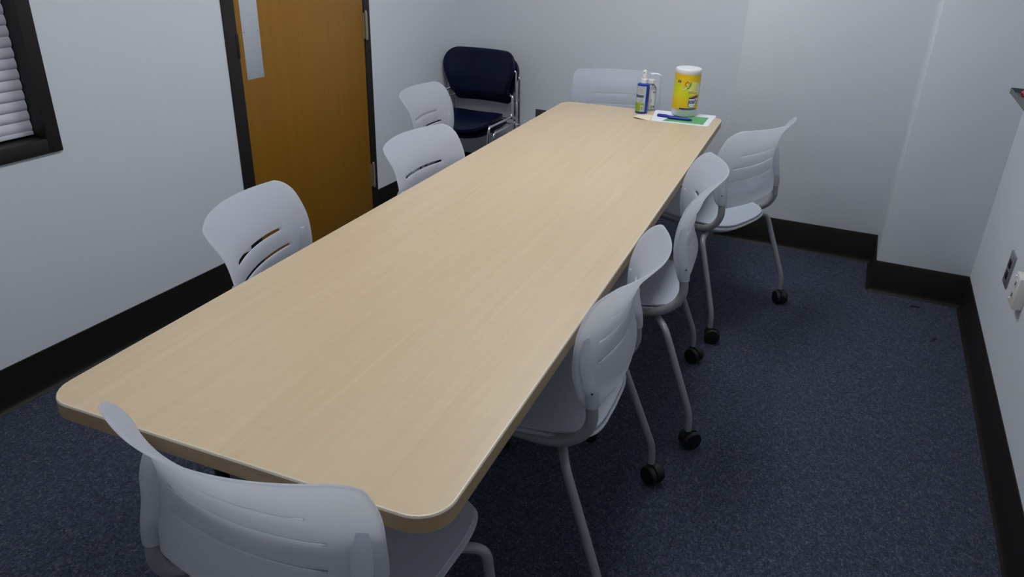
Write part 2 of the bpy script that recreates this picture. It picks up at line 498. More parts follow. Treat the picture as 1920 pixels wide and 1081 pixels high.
def slat_bm(hw):
    bm = bmesh.new()
    L = [[bm.verts.new((x + dx, y, z)) for x, z in prof] for y in (-hw, hw) for dx in (0, -0.0016)]
    a0, a1, b0, b1 = L
    n = len(prof)
    for k in range(n - 1):
        bm.faces.new((a0[k], b0[k], b0[k + 1], a0[k + 1]))
        bm.faces.new((a1[k + 1], b1[k + 1], b1[k], a1[k]))
        bm.faces.new((a0[k], a0[k + 1], a1[k + 1], a1[k])); bm.faces.new((b0[k + 1], b0[k], b1[k], b1[k + 1]))
    bm.faces.new((a0[0], a1[0], b1[0], b0[0])); bm.faces.new((a0[-1], b0[-1], b1[-1], a1[-1]))
    return bm
s0 = link('slat', slat_bm(hw), M['blind'], blind, 50, (0, 0, 0.022))
for k in range(1, 35):
    s = s0.copy(); COL.objects.link(s); s.location = (0, 0, 0.022 + k * PITCH)
boxobj('bottom_rail', (-0.010, 0.008, -hw, hw, 0.008, 0.022), M['blind'], blind, bev=0.003)

# ------------------------------------------------------------------ ceiling light (outside the frame, the room's lamp)
for i, (x, y, share) in enumerate(LIGHTS):
    t = thing('ceiling_light', ('brighter rectangular ceiling light over the far half of the table', 'dimmer rectangular ceiling light over the near end of the table')[i], 'light', (x, y, CEIL))
    bm = bmesh.new()
    for b in ((-0.61, 0.61, -0.305, -0.28), (-0.61, 0.61, 0.28, 0.305), (-0.61, -0.585, -0.28, 0.28), (0.585, 0.61, -0.28, 0.28)):
        box(bm, b[2], b[3], b[0], b[1], -0.02, 0)
    link('light_frame', bm, M['white'], t)
    boxobj('diffuser', (-0.28, 0.28, -0.585, 0.585, -0.012, -0.004), emit_mat('lit_diffuser', (0.90, 0.96, 1.0, 1), LIGHT_STRENGTH * share), t)

# ------------------------------------------------------------------ table
table = thing('conference_table', 'long pale maple laminate conference table with rounded corners', 'table', (0, 0, 0), TYAW)
R = 0.062
T = 0.034
def ring_strip(bm, outlines):
    rings = [[bm.verts.new((x, y, z)) for x, y in poly] for poly, z in outlines]
    n = len(rings[0])
    for a, b in zip(rings, rings[1:]):
        for k in range(n):
            bm.faces.new((a[k], a[(k + 1) % n], b[(k + 1) % n], b[k]))
    return rings
def off(d): return rrect(d, TW - d, d, TL - d, R - d, 10)
bm = bmesh.new()
rings = ring_strip(bm, [(off(0.0040), TH - T + 0.001), (off(0.0040), TH)])
bm.faces.new(rings[0][::-1]); bm.faces.new(rings[1])
link('tabletop', bm, M['table'], table)
bm = bmesh.new()
rings = ring_strip(bm, [(off(0.0040), TH - T), (off(0.0015), TH - T), (off(0.0), TH - T + 0.0015), (off(0.0), TH - 0.0042), (off(0.0040), TH - 0.0042)])
bm.faces.new(rings[0][::-1])
e = link('edge_band', bm, M['tedge'], table, 40); e['label'] = 'darker wood-grain edge band'
bm = bmesh.new()
ring_strip(bm, [(off(0.0040), TH - 0.0040), (off(0.0), TH - 0.0040), (off(0.0004), TH - 0.0024), (off(0.0018), TH - 0.0004), (off(0.0040), TH + 0.0001)])
e = link('edge_seam', bm, M['tline'], table, 40); e['label'] = 'thin cream line along the top edge'
LX, RX = 0.075, 0.70                               # legs stand clear of the tucked-in chairs
for x, y in ((LX, 0.31), (LX, 1.17), (LX, 2.66), (0.50, 0.50), (RX, 1.26), (RX, 2.88)):
    bm = bmesh.new()
    tube(bm, [(x, y, 0.06), (x, y, TH - T)], 0.016, 12)
    lathe(bm, [(0.05, TH - T - 0.008), (0.05, TH - T)], 16, (x, y, 0))
    leg = link('leg', bm, M['blackmetal'], table, 40)
    bm = bmesh.new()
    lathe(bm, [(0.018, -0.019), (0.0265, -0.014), (0.0265, 0.014), (0.018, 0.019)], 16, (x + 0.008, y, 0.0265), 'Y')
    box(bm, x - 0.010, x + 0.012, y - 0.012, y + 0.012, 0.046, 0.066, bev=0.003)
    link('caster', bm, M['black'], leg, 40)
for x, y0, y1 in ((LX, 0.20, 2.80), (RX, 0.20, 2.895)):
    boxobj('frame_rail', (x - 0.015, x + 0.015, y0, y1, TH - T - 0.03, TH - T - 0.0005), M['blackmetal'], table)
for y in (0.22, 1.48, 2.78):
    boxobj('crossbar', (LX + 0.015, RX - 0.015, y - 0.015, y + 0.015, TH - T - 0.03, TH - T - 0.0005), M['blackmetal'], table)

# ------------------------------------------------------------------ white nesting chair (local: +Y forward, origin on the floor)
PW = [0.2369, 0.2392, 0.2426, 0.2383, 0.2366, 0.2317, 0.2345]
PY = [-0.2150, -0.2220, -0.2010, -0.1990, -0.2130, -0.2405, -0.2841]
PB = [0.0391, 0.0571, 0.0509, 0.0519, 0.0594, 0.0673, 0.0725]
Z0, Z1 = 0.540, 0.862
RT, RB = 0.040, 0.058
def cr(kn, s):
    k = [2 * kn[0] - kn[1]] + kn + [2 * kn[-1] - kn[-2]]
    n = len(kn) - 1
    t = min(max(s, 0), 1) * n; i = min(int(t), n - 1); u = t - i
    p0, p1, p2, p3 = k[i:i + 4]
    return 0.5 * (2 * p1 + (p2 - p0) * u + (2 * p0 - 5 * p1 + 4 * p2 - p3) * u * u + (3 * p1 - p0 - 3 * p2 + p3) * u ** 3)
SLOTS = [(0.745, 0.128), (0.693, 0.152), (0.643, 0.150)]
SH = 0.0034
def smooth01(t):
    t = min(max(t, 0), 1); return t * t * (3 - 2 * t)
def panel_point(x, z):
    s = (z - Z0) / (Z1 - Z0)
    w = cr(PW, s)
    y = cr(PY, s) + cr(PB, s) * (x / w) ** 2
    for zs, L in SLOTS:
        win = smooth01((L + 0.006 - abs(x)) / 0.03)
        if z >= zs: y -= 0.0032 * win * (1 - smooth01((z - zs - SH) / 0.030))
        else: y += 0.0008 * win * (1 - smooth01((zs - SH - z) / 0.026))
    return Vector((x, y, z))
def backrest_bm():
    zs = set()
    n = 40
    for k in range(n + 1): zs.add(round(Z0 + (Z1 - Z0) * k / n, 5))
    for k in range(9):
        a = PI / 2 * k / 8
        zs.add(round(Z1 - RT * (1 - math.cos(a)), 5)); zs.add(round(Z0 + RB * (1 - math.cos(a)), 5))
    zs = sorted(zs)
    for c, L in SLOTS:
        zs = [z for z in zs if abs(z - c) > SH + 0.002] + [c - SH - 0.0012, c - SH, c + SH, c + SH + 0.0012]
    zs.sort()
    # drop near duplicates
    q = [zs[0]]
    for z in zs[1:]:
        if z - q[-1] > 0.0009: q.append(z)
    zs = q
    cols = sorted(set([round(-1 + 2 * k / 44, 4) for k in range(45)]))
    bm = bmesh.new(); G = []
    for z in zs:
        s = (z - Z0) / (Z1 - Z0); w = cr(PW, s); e = w
        if Z1 - z < RT: d = RT - (Z1 - z); e = w - RT + math.sqrt(max(RT * RT - d * d, 0))
        if z - Z0 < RB: d = RB - (z - Z0); e = w - RB + math.sqrt(max(RB * RB - d * d, 0))
        G.append([bm.verts.new(panel_point(a * e, z)) for a in cols])
    for i in range(len(zs) - 1):
        zm = (zs[i] + zs[i + 1]) / 2
        for k in range(len(cols) - 1):
            xm = (G[i][k].co.x + G[i][k + 1].co.x) / 2
            if any(abs(zm - c) < SH and abs(xm) < L for c, L in SLOTS): continue
            bm.faces.new((G[i][k], G[i][k + 1], G[i + 1][k + 1], G[i + 1][k]))
    bmesh.ops.recalc_face_normals(bm, faces=bm.faces)
    return bm
def sleeve_path(s):
    pts = []
    for k in range(9):
        z = 0.560 + 0.165 * k / 8
        p = panel_point(s * 0.209, z)
        pts.append((p.x, p.y - 0.0072 - 0.0004 * k + (0.0035 if k == 7 else 0.008 if k == 8 else 0), z))
    return pts
def seat_outline(n=56, inset=0.0):
    out = []
    for k in range(n):
        a = 2 * PI * k / n
        c, s = math.cos(a), math.sin(a)
        ex = 2 / 4.5
        x = abs(c) ** ex * (1 if c >= 0 else -1); y = abs(s) ** ex * (1 if s >= 0 else -1)
        w = 0.232 - inset - 0.026 * smooth01((0.3 - y) / 1.3)
        out.append((x * w, 0.035 + y * (0.235 - inset)))
    return out
def seat_top(x, y):
    fy = (y + 0.20) / 0.47
    z = 0.462 - 0.012 * (1 - (x / 0.235) ** 2) * (1 - smooth01((fy - 0.6) / 0.4)) - 0.020 * smooth01((fy - 0.80) / 0.22) ** 1.5 + 0.010 * (x / 0.235) ** 2
    return z
def shell_solid(bm, outline, top, bot, edge, nring=7, cy=0.035):
    """closed cushion: top and bottom surfaces over scaled copies of an outline"""
    def ringset(f, sgn):
        rings = []
        for j in range(nring, 0, -1):
            t = j / nring; t = 1 - (1 - t) ** 1.6 if j < nring else 1
            rings.append([bm.verts.new((x * t, cy + (y - cy) * t, f(x * t, cy + (y - cy) * t, t))) for x, y in outline])
        c = bm.verts.new((0, cy, f(0, cy, 0)))
        n = len(outline)
        for a, b in zip(rings, rings[1:]):
            for k in range(n):
                bm.faces.new((a[k], a[(k + 1) % n], b[(k + 1) % n], b[k]))
        for k in range(n): bm.faces.new((rings[-1][k], rings[-1][(k + 1) % n], c))
        return rings[0]
    a = ringset(top, 1); b = ringset(bot, -1)
    n = len(outline)
    for k in range(n): bm.faces.new((a[(k + 1) % n], a[k], b[k], b[(k + 1) % n]))
    bmesh.ops.recalc_face_normals(bm, faces=bm.faces)
    return bm
def caster_bm(x, y, ang):
    """twin-wheel caster under the end of a leg at (x, y)"""
    bm = bmesh.new()
    r = 0.0318
    ox = -0.012
    for s in (-1, 1):
        lathe(bm, [(r * 0.55, s * 0.006), (r * 0.93, s * 0.007), (r, s * 0.010), (r, s * 0.020), (r * 0.9, s * 0.0245), (r * 0.5, s * 0.0262)], 20, (ox, 0, r), 'Y')
    # hood between and above the wheels, stem socket
    lathe(bm, [(r * 0.98, -0.0058), (r * 0.98, 0.0058)], 20, (ox, 0, r + 0.003), 'Y')
    lathe(bm, [(0.0115, 0.040), (0.0115, 0.066), (0.0085, 0.072)], 12)
    bmesh.ops.transform(bm, verts=bm.verts, matrix=Matrix.Translation((x, y, 0)) @ Matrix.Rotation(ang, 4, 'Z'))
    return bm
GROUP = 'white nesting chairs round the table'
chair0 = thing('nesting_chair', '', 'chair', (0, 0, 0), 0, None)
o = link('backrest', backrest_bm(), M['poly'], chair0, recalc=False)
md = o.modifiers.new('thickness', 'SOLIDIFY'); md.thickness = 0.0044; md.offset = 0; md.use_even_offset = False
o.data.shade_smooth()
backrest = o
o['label'] = 'slotted white backrest flaring back at the top'
bm = bmesh.new()
OUT = seat_outline()
OUTP = seat_outline(inset=0.006)
shell_solid(bm, OUT, lambda x, y, t: seat_top(x, y) - 0.012 - 0.004 * t ** 8, lambda x, y, t: seat_top(x, y) - 0.021 - 0.038 * (1 - t ** 6), None)
o = link('seat_shell', bm, M['poly'], chair0, 50)
bm = bmesh.new()
shell_solid(bm, OUTP, lambda x, y, t: seat_top(x, y) - 0.005 * t ** 10, lambda x, y, t: seat_top(x, y) - 0.0105, None)
o = link('seat_pad', bm, M['pad'], chair0, 60)
o['label'] = 'pale ribbed seat pad'
for s in (-1, 1):
    sp = sleeve_path(s)
    bm = bmesh.new()
    n = len(sp)
    tube(bm, sp, [0.0172] * (n - 3) + [0.0168, 0.0145, 0.009], 14)
    sl = link('side_pocket', bm, M['polyside'], chair0, 60)
    bm = bmesh.new()
    hp = sp[2]
    bmesh.ops.create_uvsphere(bm, u_segments=8, v_segments=6, radius=0.0026, matrix=Matrix.Translation((hp[0] + s * 0.0155, hp[1] - 0.0070, hp[2])))
    link('screw_hole', bm, M['lblack'], sl)
    b0 = Vector(sp[0])
    path = catmull([sp[2], sp[1], b0, (s * 0.2095, b0.y - 0.002, 0.515), (s * 0.209, -0.172, 0.474), (s * 0.207, -0.130, 0.444), (s * 0.203, -0.065, 0.429), (s * 0.196, 0.02, 0.422)], 6)
    bm = bmesh.new()
    tube(bm, path, [0.0142] * (len(path) - 8) + [0.0142 - 0.0006 * k for k in range(8)], 14)
    link('back_support', bm, M['silver'], chair0, 60)
    for fr in (-1, 1):
        if fr < 0:
            ctl = [(s * 0.10, -0.085, 0.414), (s * 0.256, -0.152, 0.410), (s * 0.2865, -0.264, 0.125), (s * 0.287, -0.267, 0.066)]
            cx, cy = s * 0.287, -0.267
        else:
            ctl = [(s * 0.10, 0.105, 0.414), (s * 0.250, 0.180, 0.408), (s * 0.2650, 0.214, 0.125), (s * 0.265, 0.215, 0.066)]
            cx, cy = s * 0.265, 0.215
        bm = bmesh.new()
        tube(bm, fillet(ctl, [0.034, 0.045], 8), 0.0112, 14)
        leg = link('leg', bm, M['silver'], chair0, 60)
        ca = link('caster', caster_bm(cx, cy, 0.6 * s * fr + (PI / 2 if fr < 0 else -0.3)), M['black'], leg, 40)
bm = bmesh.new()
box(bm, -0.13, 0.13, -0.13, 0.15, 0.4005, 0.4235, bev=0.006)
link('under_frame', bm, M['silver'], chair0, 40)

CH = {   # x, y, forward angle
 'L1': (0.0479, 0.7835, 0.3118), 'L2': (0.0669, 1.5575, 0.0237), 'L3': (-0.3655, 2.3204, 0.1503),
 'E0': (0.4903, 0.1505, 1.5915), 'R1': (0.6255, 0.8880, 3.1847), 'R2': (0.6263, 1.6352, 3.3345),
 'R3': (0.7230, 2.5221, 2.7604), 'E1': (0.1005, 3.0878, -1.2367)}
LAB = {
 'E0': 'white chair at the near end of the table, seen from behind',
 'L1': 'white slotted-back chair on the door side, nearest to the window',
 'L2': 'white slotted-back chair on the door side, tucked in against the middle of the table',
 'L3': 'white slotted-back chair pulled away from the table, in front of the navy chairs',
 'R1': 'white chair on the right of the table, nearest the camera',
 'R2': 'white chair on the right of the table, middle one of three',
 'R3': 'white chair on the right of the table, farthest one, turned toward the wall of the pillar',
 'E1': 'white chair behind the far end of the table, behind the blue bottle'}
LAB['R3'] = 'white chair at right, farthest of three, turned at an angle with its whole back showing'
first = True
for k, (x, y, a) in CH.items():
    if first:
        chair0.location = (x, y, 0); chair0.rotation_euler = (0, 0, a - PI / 2)
        chair0['label'] = LAB[k]; chair0['group'] = GROUP; first = False
    else:
        dup(chair0, (x, y, 0), a - PI / 2, LAB[k], GROUP)

# ------------------------------------------------------------------ navy stacking chairs in the corner (local +Y forward)
def blue_chair(loc, rz, label):
    t = thing('stacking_chair', label, 'chair', loc, rz, 'two navy chairs stacked in the corner')
    w, zf, zu, yf, yu, yp, zp = 0.232, 0.433, 0.700, 0.149, -0.212, -0.169, 0.554
    # padded backrest: wide rounded top, narrowing to the bottom, wrapped round the sitter
    bm = bmesh.new()
    N, Mr = 26, 16
    zb, zt = 0.540, 0.815
    def halfw(z):
        s = (z - zb) / (zt - zb)
        e = 0.198 + 0.050 * smooth01(s / 0.75)
        if s > 0.52: e *= math.sqrt(max(1 - ((s - 0.52) / 0.48) ** 3.0, 0)) * 0.36 + 0.64
        if s < 0.14: e *= 0.80 + 0.20 * math.sqrt(max(1 - ((0.14 - s) / 0.14) ** 2, 0))
        return e
    def yback(x, z):
        s = (z - zb) / (zt - zb)
        return -0.214 - 0.030 * smooth01((s - 0.3) / 0.7) + 0.045 * (x / 0.21) ** 2
    front, back = [], []
    for i in range(Mr + 1):
        s = 0.5 - 0.5 * math.cos(PI * i / Mr)
        z = zb + (zt - zb) * s; e = halfw(z)
        fr, bk = [], []
        for k in range(N + 1):
            a = math.sin(PI / 2 * (-1 + 2 * k / N))
            edge = min(1 - abs(a), 0.12) / 0.12
            edge = min(edge, min(s, 1 - s) / 0.06) if True else edge
            th = 0.006 + 0.014 * math.sqrt(max(min(edge, 1), 0))
            x = a * e
            fr.append(bm.verts.new((x, yback(x, z) + th, z))); bk.append(bm.verts.new((x, yback(x, z) - th * 0.5, z)))
        front.append(fr); back.append(bk)
    for i in range(Mr):
        for k in range(N):
            bm.faces.new((front[i][k], front[i][k + 1], front[i + 1][k + 1], front[i + 1][k]))
            bm.faces.new((back[i][k + 1], back[i][k], back[i + 1][k], back[i + 1][k + 1]))
        bm.faces.new((front[i][0], front[i + 1][0], back[i + 1][0], back[i][0]))
        bm.faces.new((front[i][N], back[i][N], back[i + 1][N], front[i + 1][N]))
    for k in range(N):
        bm.faces.new((front[0][k], back[0][k], back[0][k + 1], front[0][k + 1]))
        bm.faces.new((front[Mr][k], front[Mr][k + 1], back[Mr][k + 1], back[Mr][k]))
    link('backrest', bm, M['vinyl'], t, 50)
    # padded seat, front edge bowed forward, waterfall
    out = []
    for k in range(48):
        a = 2 * PI * k / 48; c, s = math.cos(a), math.sin(a); ex = 2 / 4.2
        x = abs(c) ** ex * (1 if c >= 0 else -1); y = abs(s) ** ex * (1 if s >= 0 else -1)
        y2 = y * 0.195 + (0.035 * (1 - x * x) if y > 0 else 0)
        out.append((x * (0.212 - 0.012 * (y < 0)), y2 + 0.005))
    bm = bmesh.new()
    f = lambda x, y: 0.462 - 0.014 * (1 - (x / 0.21) ** 2) - 0.022 * smooth01((y - 0.08) / 0.16)
    shell_solid(bm, out, lambda x, y, q: f(x, y) - 0.010 * q ** 8, lambda x, y, q: f(x, y) - 0.028 - 0.018 * (1 - q ** 4), None, 8, 0.005)
    link('seat', bm, M['vinyl'], t, 60)
    for s in (-1, 1):
        bm = bmesh.new()          # front leg, seat rail and post in one bent tube
        tube(bm, fillet([(s * w, yf + 0.015, 0.012), (s * w, yf, zf), (s * w, yp, zf), (s * w, yp - 0.008, zp), (s * (w - 0.030), yp - 0.02, zp + 0.012)], [0.03, 0.03, 0.012]), 0.0078, 12)
        lg = link('side_frame', bm, M['chrome'], t, 60)
        bm = bmesh.new(); lathe(bm, [(0.011, 0.0), (0.011, 0.014), (0.0085, 0.022)], 12, (s * w, yf + 0.015, 0))
        link('glide', bm, M['black'], lg, 40)
        bm = bmesh.new()          # rear upright
        tube(bm, fillet([(s * w, yu - 0.02, 0.012), (s * w, yu, zu), (s * (w - 0.05), yu + 0.008, zu + 0.006)], 0.012), 0.0078, 12)
        up = link('rear_leg', bm, M['chrome'], t, 60)
        bm = bmesh.new(); lathe(bm, [(0.011, 0.0), (0.011, 0.014), (0.0085, 0.022)], 12, (s * w, yu - 0.02, 0))
        link('glide', bm, M['black'], up, 40)
    bm = bmesh.new()
    tube(bm, [(-w, yp, zf - 0.006), (-w, yu - 0.006, zf - 0.020)], 0.006, 8); tube(bm, [(w, yp, zf - 0.006), (w, yu - 0.006, zf - 0.020)], 0.006, 8)
    tube(bm, [(-w, yu - 0.005, zf - 0.02), (w, yu - 0.005, zf - 0.02)], 0.006, 8)
    tube(bm, [(-w, 0.10, zf - 0.006), (w, 0.10, zf - 0.006)], 0.006, 8)
    link('seat_bracket', bm, M['chrome'], t, 60)
    return t
bc = blue_chair((-0.926, 3.434, 0.0), PI, 'navy vinyl chair with chrome frame in the corner, lower of the stacked two')
dup(bc, (-0.926, 3.371, 0.048), PI, 'navy vinyl chair with chrome frame in the corner, upper of the stacked two')

# ------------------------------------------------------------------ wall fittings
t = thing('wall_outlet', 'grey outlet plate low on the back wall beside the navy chairs', 'outlet', (-0.578, WB, 0.448))
bm = bmesh.new(); box(bm, -0.036, 0.036, -0.006, 0, -0.058, 0.058, bev=0.002); link('cover_plate', bm, M['outletdark'], t, 40)
for z in (-0.020, 0.020):
    bm = bmesh.new(); prism(bm, rrect(-0.016, 0.016, -0.013, 0.013, 0.006, 4), 0, 0.0025)
    bmesh.ops.transform(bm, verts=bm.verts, matrix=Matrix.Translation((0, -0.006, z)) @ Matrix.Rotation(PI / 2, 4, 'X'))
    link('socket', bm, M['lblack'], t)
t = thing('data_plate', 'narrow grey metal wall plate with two black sockets on right wall', 'outlet', (WR, 2.352, 0.463))
boxobj('cover_plate', (-0.006, 0, -0.043, 0.043, -0.062, 0.062), M['outlet'], t, bev=0.002)
for z in (-0.021, 0.021):
    bm = bmesh.new(); box(bm, -0.0095, -0.006, -0.017, 0.017, z - 0.014, z + 0.014, bev=0.001)
    so = link('socket', bm, M['black'], t, 40)
    bm = bmesh.new(); box(bm, -0.0102, -0.0095, -0.007, 0.007, z - 0.005, z + 0.006); link('socket_hole', bm, M['lblack'], so)
t = thing('surface_box', 'ivory surface-mounted socket box on right wall beside the grey plate', 'outlet', (WR, 2.062, 0.496))
boxobj('box_body', (-0.031, 0, -0.040, 0.040, -0.054, 0.054), M['ivory'], t, bev=0.003)
for z in (-0.018, 0.022):
    boxobj('socket', (-0.0325, -0.031, -0.010, 0.016, z - 0.010, z + 0.010), M['lgrey'], t)
    boxobj('slot', (-0.0332, -0.0325, -0.001, 0.007, z - 0.006, z + 0.006), M['black'], t)
for y, z in ((0.028, 0.040), (0.028, -0.040)):
    bm = bmesh.new(); lathe(bm, [(0.005, 0), (0.003, -0.003)], 10, (-0.031, y, z), 'X'); link('screw', bm, M['white'], t)
# marker tray high on the right wall, its end just inside the frame
t = thing('marker_tray', 'grey marker tray on right wall at the frame edge', 'tray', (WR, 2.85, 1.010))
bm = bmesh.new()
box(bm, -0.092, 0, -1.20, 0.0, -0.006, 0.0)
box(bm, -0.095, -0.092, -1.20, 0.0, -0.006, 0.012)
box(bm, -0.004, 0, -1.20, 0.0, 0.0, 0.05)
link('tray_body', bm, M['alu'], t)
boxobj('end_cap', (-0.095, 0, 0.0, 0.006, -0.008, 0.014), M['alu'], t)
def marker(name, label, c, rz, L, r, capm, bodym, capfrac=0.42, tail=True):
    m = thing(name, label, 'marker', (c[0], c[1], c[2] + r), rz)
    x0, x1 = -L / 2, L / 2; xc = x0 + L * capfrac
    bm = bmesh.new(); lathe(bm, [(r * 0.80, x0), (r * 0.95, x0 + 0.003), (r * 1.0, x0 + 0.01), (r * 1.0, xc)], 14, (0, 0, 0), 'X'); link('cap', bm, capm, m, 40)
    bm = bmesh.new(); lathe(bm, [(r * 0.93, xc), (r * 0.93, x1 - 0.012), (r * 0.7, x1 - 0.010), (r * 0.62, x1)], 14, (0, 0, 0), 'X'); link('barrel', bm, bodym, m, 40)
    bm = bmesh.new(); box(bm, x0 + 0.004, xc - 0.004, -0.0018, 0.0018, r * 0.95, r * 1.22, bev=0.0006); link('clip', bm, capm, m)
    return m
marker('tray_marker', 'marker with red cap and pale barrel lying in the wall tray', (WR - 0.055, 2.72, 1.010), -PI / 2 + 0.12, 0.13, 0.0085, M['red'], M['lwhite'], 0.36)
marker('tray_marker', 'dark capped marker lying in the wall tray nearer the camera', (WR - 0.060, 2.56, 1.010), -PI / 2 - 0.05, 0.13, 0.0085, M['bluedark'], M['lwhite'], 0.36)

# carpet stains near the pillar
def stain(x, y, pts, label):
    bm = bmesh.new()
    prism(bm, [(x + a, y + b) for a, b in pts], 0.0, 0.0008)
    tag(link('carpet_stain', bm, M['stain']), label, 'stain')
stain(1.660, 2.945, [(-0.024, -0.014), (-0.008, 0.008), (0.012, 0.014), (0.026, 0.000), (0.022, -0.014), (0.006, -0.006), (-0.010, -0.016)], 'small dark carpet stain close to the pillar base')
stain(1.728, 2.622, [(-0.016, -0.020), (0.000, -0.016), (0.010, 0.004), (0.016, 0.020), (-0.002, 0.022), (-0.004, 0.002)], 'dark ring-shaped carpet stain nearer the camera, by the right wall')

# ------------------------------------------------------------------ things on the table
Z = TH
# laminated sheet
sheet = thing('printed_sheet', 'white laminated sheet with a green printed panel lying under the wipes canister', 'paper', (0.485, 2.905, Z))
def rquad(pts, r, n=5):
    out = []
    P = [Vector(p) for p in pts]
    for i in range(len(P)):
        a, b, c = P[i - 1], P[i], P[(i + 1) % len(P)]
        p = b + (a - b).normalized() * r; q = b + (c - b).normalized() * r
        for k in range(n + 1):
            u = k / n; v = p * (1 - u) ** 2 + b * 2 * u * (1 - u) + q * u * u
            out.append((v.x, v.y))
    return out
q = lambda pts: [(x - 0.485, y - 2.905) for x, y in pts]
bm = bmesh.new(); prism(bm, rquad(q([(0.369, 2.772), (0.629, 2.792), (0.621, 3.046), (0.329, 3.014)]), 0.012), 0.0, 0.0009); link('sheet', bm, M['paper'], sheet)
bm = bmesh.new(); prism(bm, q([(0.417, 2.796), (0.604, 2.814), (0.598, 2.978), (0.440, 2.962)]), 0.0009, 0.0012)
gp = link('printed_panel', bm, M['green'], sheet); gp['label'] = 'green printed panel'
for k, (a, b) in enumerate(((0.12, 0.93), (0.16, 0.60))):
    bm = bmesh.new()
    y0 = 2.800 + 0.010 * k
    prism(bm, q([(0.425 + a * 0.17, y0 + 0.001 + a * .017), (0.425 + b * 0.17, y0 + 0.001 + b * .017), (0.425 + b * 0.17, y0 + 0.006 + b * .017), (0.425 + a * 0.17, y0 + 0.006 + a * .017)]), 0.0012, 0.0014)
    link('pale_strip', bm, M['palegreen'], sheet)
# cream note, slightly curled
note = thing('paper_note', 'small cream paper note curling beside the white sheet', 'paper', (0.320, 2.825, Z))
A, B, Cc, Dd = [Vector((x - 0.320, y - 2.825)) for x, y in ((0.281, 2.779), (0.364, 2.761), (0.353, 2.885), (0.283, 2.858))]
bm = bmesh.new(); rows = []
for i in range(7):
    v = i / 6; row = []
    for k in range(9):
        u = k / 8
        p = (A * (1 - u) + B * u) * (1 - v) + (Dd * (1 - u) + Cc * u) * v
        z = 0.0006 + 0.008 * (1 - u) ** 2 * (1 - v) ** 1.5 + 0.0014 * math.sin(PI * u)
        row.append((p.x, p.y, z))
    rows.append(row)
top = [[bm.verts.new((x, y, z + 0.0008)) for x, y, z in r] for r in rows]
bot = [[bm.verts.new((x, y, max(z - 0.0006, 0))) for x, y, z in r] for r in rows]
for i in range(6):
    for k in range(8):
        bm.faces.new((top[i][k], top[i][k + 1], top[i + 1][k + 1], top[i + 1][k])); bm.faces.new((bot[i + 1][k], bot[i + 1][k + 1], bot[i][k + 1], bot[i][k]))
for k in range(8):
    bm.faces.new((top[0][k + 1], top[0][k], bot[0][k], bot[0][k + 1])); bm.faces.new((top[6][k], top[6][k + 1], bot[6][k + 1], bot[6][k]))
for i in range(6):
    bm.faces.new((top[i][0], top[i + 1][0], bot[i + 1][0], bot[i][0])); bm.faces.new((top[i + 1][8], top[i][8], bot[i][8], bot[i + 1][8]))
link('note_sheet', bm, M['cream'], note, 60)

# patches that hug a cylinder: phi is the angle to the viewer's right of the side facing the camera
def patch(name, shape, r, base, material, parent, eps=0.0004, nx=8):
    """shape: list of (z, u_left, u_right) rows, wrapped round the cylinder as a thin print"""
    bm = bmesh.new()
    def g(u, z): 
        a = base + u / r
        return ((r + eps) * math.cos(a), (r + eps) * math.sin(a), z)
    rows = [[bm.verts.new(g(l + (rr - l) * k / nx, z)) for k in range(nx + 1)] for z, l, rr in shape]
    for a, b in zip(rows, rows[1:]):
        for k in range(nx):
            bm.faces.new((a[k], a[k + 1], b[k + 1], b[k]))
    return link(name, bm, material, parent, 60, recalc=False)
def blob(cu, cz, ru, rz, rot=0.0, n=12, skew=0.0):
    """ellipse-ish shape as rows"""
    rows = []
    for k in range(n + 1):
        t = -1 + 2 * k / n
        w = ru * math.sqrt(max(1 - t * t, 0.0)) + 0.0002
        z = cz + rz * t; c = cu + rot * t + skew * t * t
        rows.append((z, c - w, c + w))
    return rows
def text_on_cylinder(name, body, size, shear, r, base, u0, z0, material, parent, flip, eps=0.0009, xs=1.0):
    cu = bpy.data.curves.new(name, 'FONT'); cu.body = body; cu.size = size; cu.shear = shear
    cu.align_x = 'CENTER'; cu.align_y = 'CENTER'; cu.offset = 0.0009
    tmp = bpy.data.objects.new(name, cu); COL.objects.link(tmp)
    dg = bpy.context.evaluated_depsgraph_get()
    me = bpy.data.meshes.new_from_object(tmp.evaluated_get(dg))
    bpy.data.objects.remove(tmp)
    bm = bmesh.new(); bm.from_mesh(me); bpy.data.meshes.remove(me)
    bmesh.ops.triangulate(bm, faces=bm.faces)
    for v in bm.verts:
        x, y = v.co.x * xs, v.co.y
        if flip: x, y = -x, -y
        a = base + (u0 + x) / r
        v.co = ((r + eps) * math.cos(a), (r + eps) * math.sin(a), z0 + y)
    return link(name, bm, material, parent, recalc=False)

# wipes canister, standing upside down on the sheet
can = thing('wipes_canister', 'yellow cleaning-wipes canister standing upside down on the white sheet', 'canister', (0.474, 2.982, Z + 0.0014))
VB = math.atan2(-0.681 - 2.982, 1.2275 - 0.474)
bm = bmesh.new()
lathe(bm, [(0.050, 0.0), (0.0555, 0.002), (0.0575, 0.006), (0.0585, 0.030), (0.0600, 0.034), (0.0600, 0.195), (0.0595, 0.199)], 40)
cb = link('canister_body', bm, M['frost'], can, 40); cb['label'] = 'frosted white plastic lower end'
bm = bmesh.new()
lathe(bm, [(0.0597, 0.196), (0.0612, 0.199), (0.0615, 0.213), (0.0595, 0.219), (0.054, 0.2215), (0.046, 0.2205), (0.02, 0.2200)], 40)
o = link('canister_end', bm, M['white'], can, 50); o['label'] = 'white rounded top end'
rl = 0.0608
bm = bmesh.new()
lathe(bm, [(rl, 0.034), (rl, 0.075), (rl, 0.115), (rl, 0.155), (rl, 0.196)], 48)
lab = link('wrap_label', bm, M['label'], can, 40); lab['label'] = 'yellow printed wrap label'
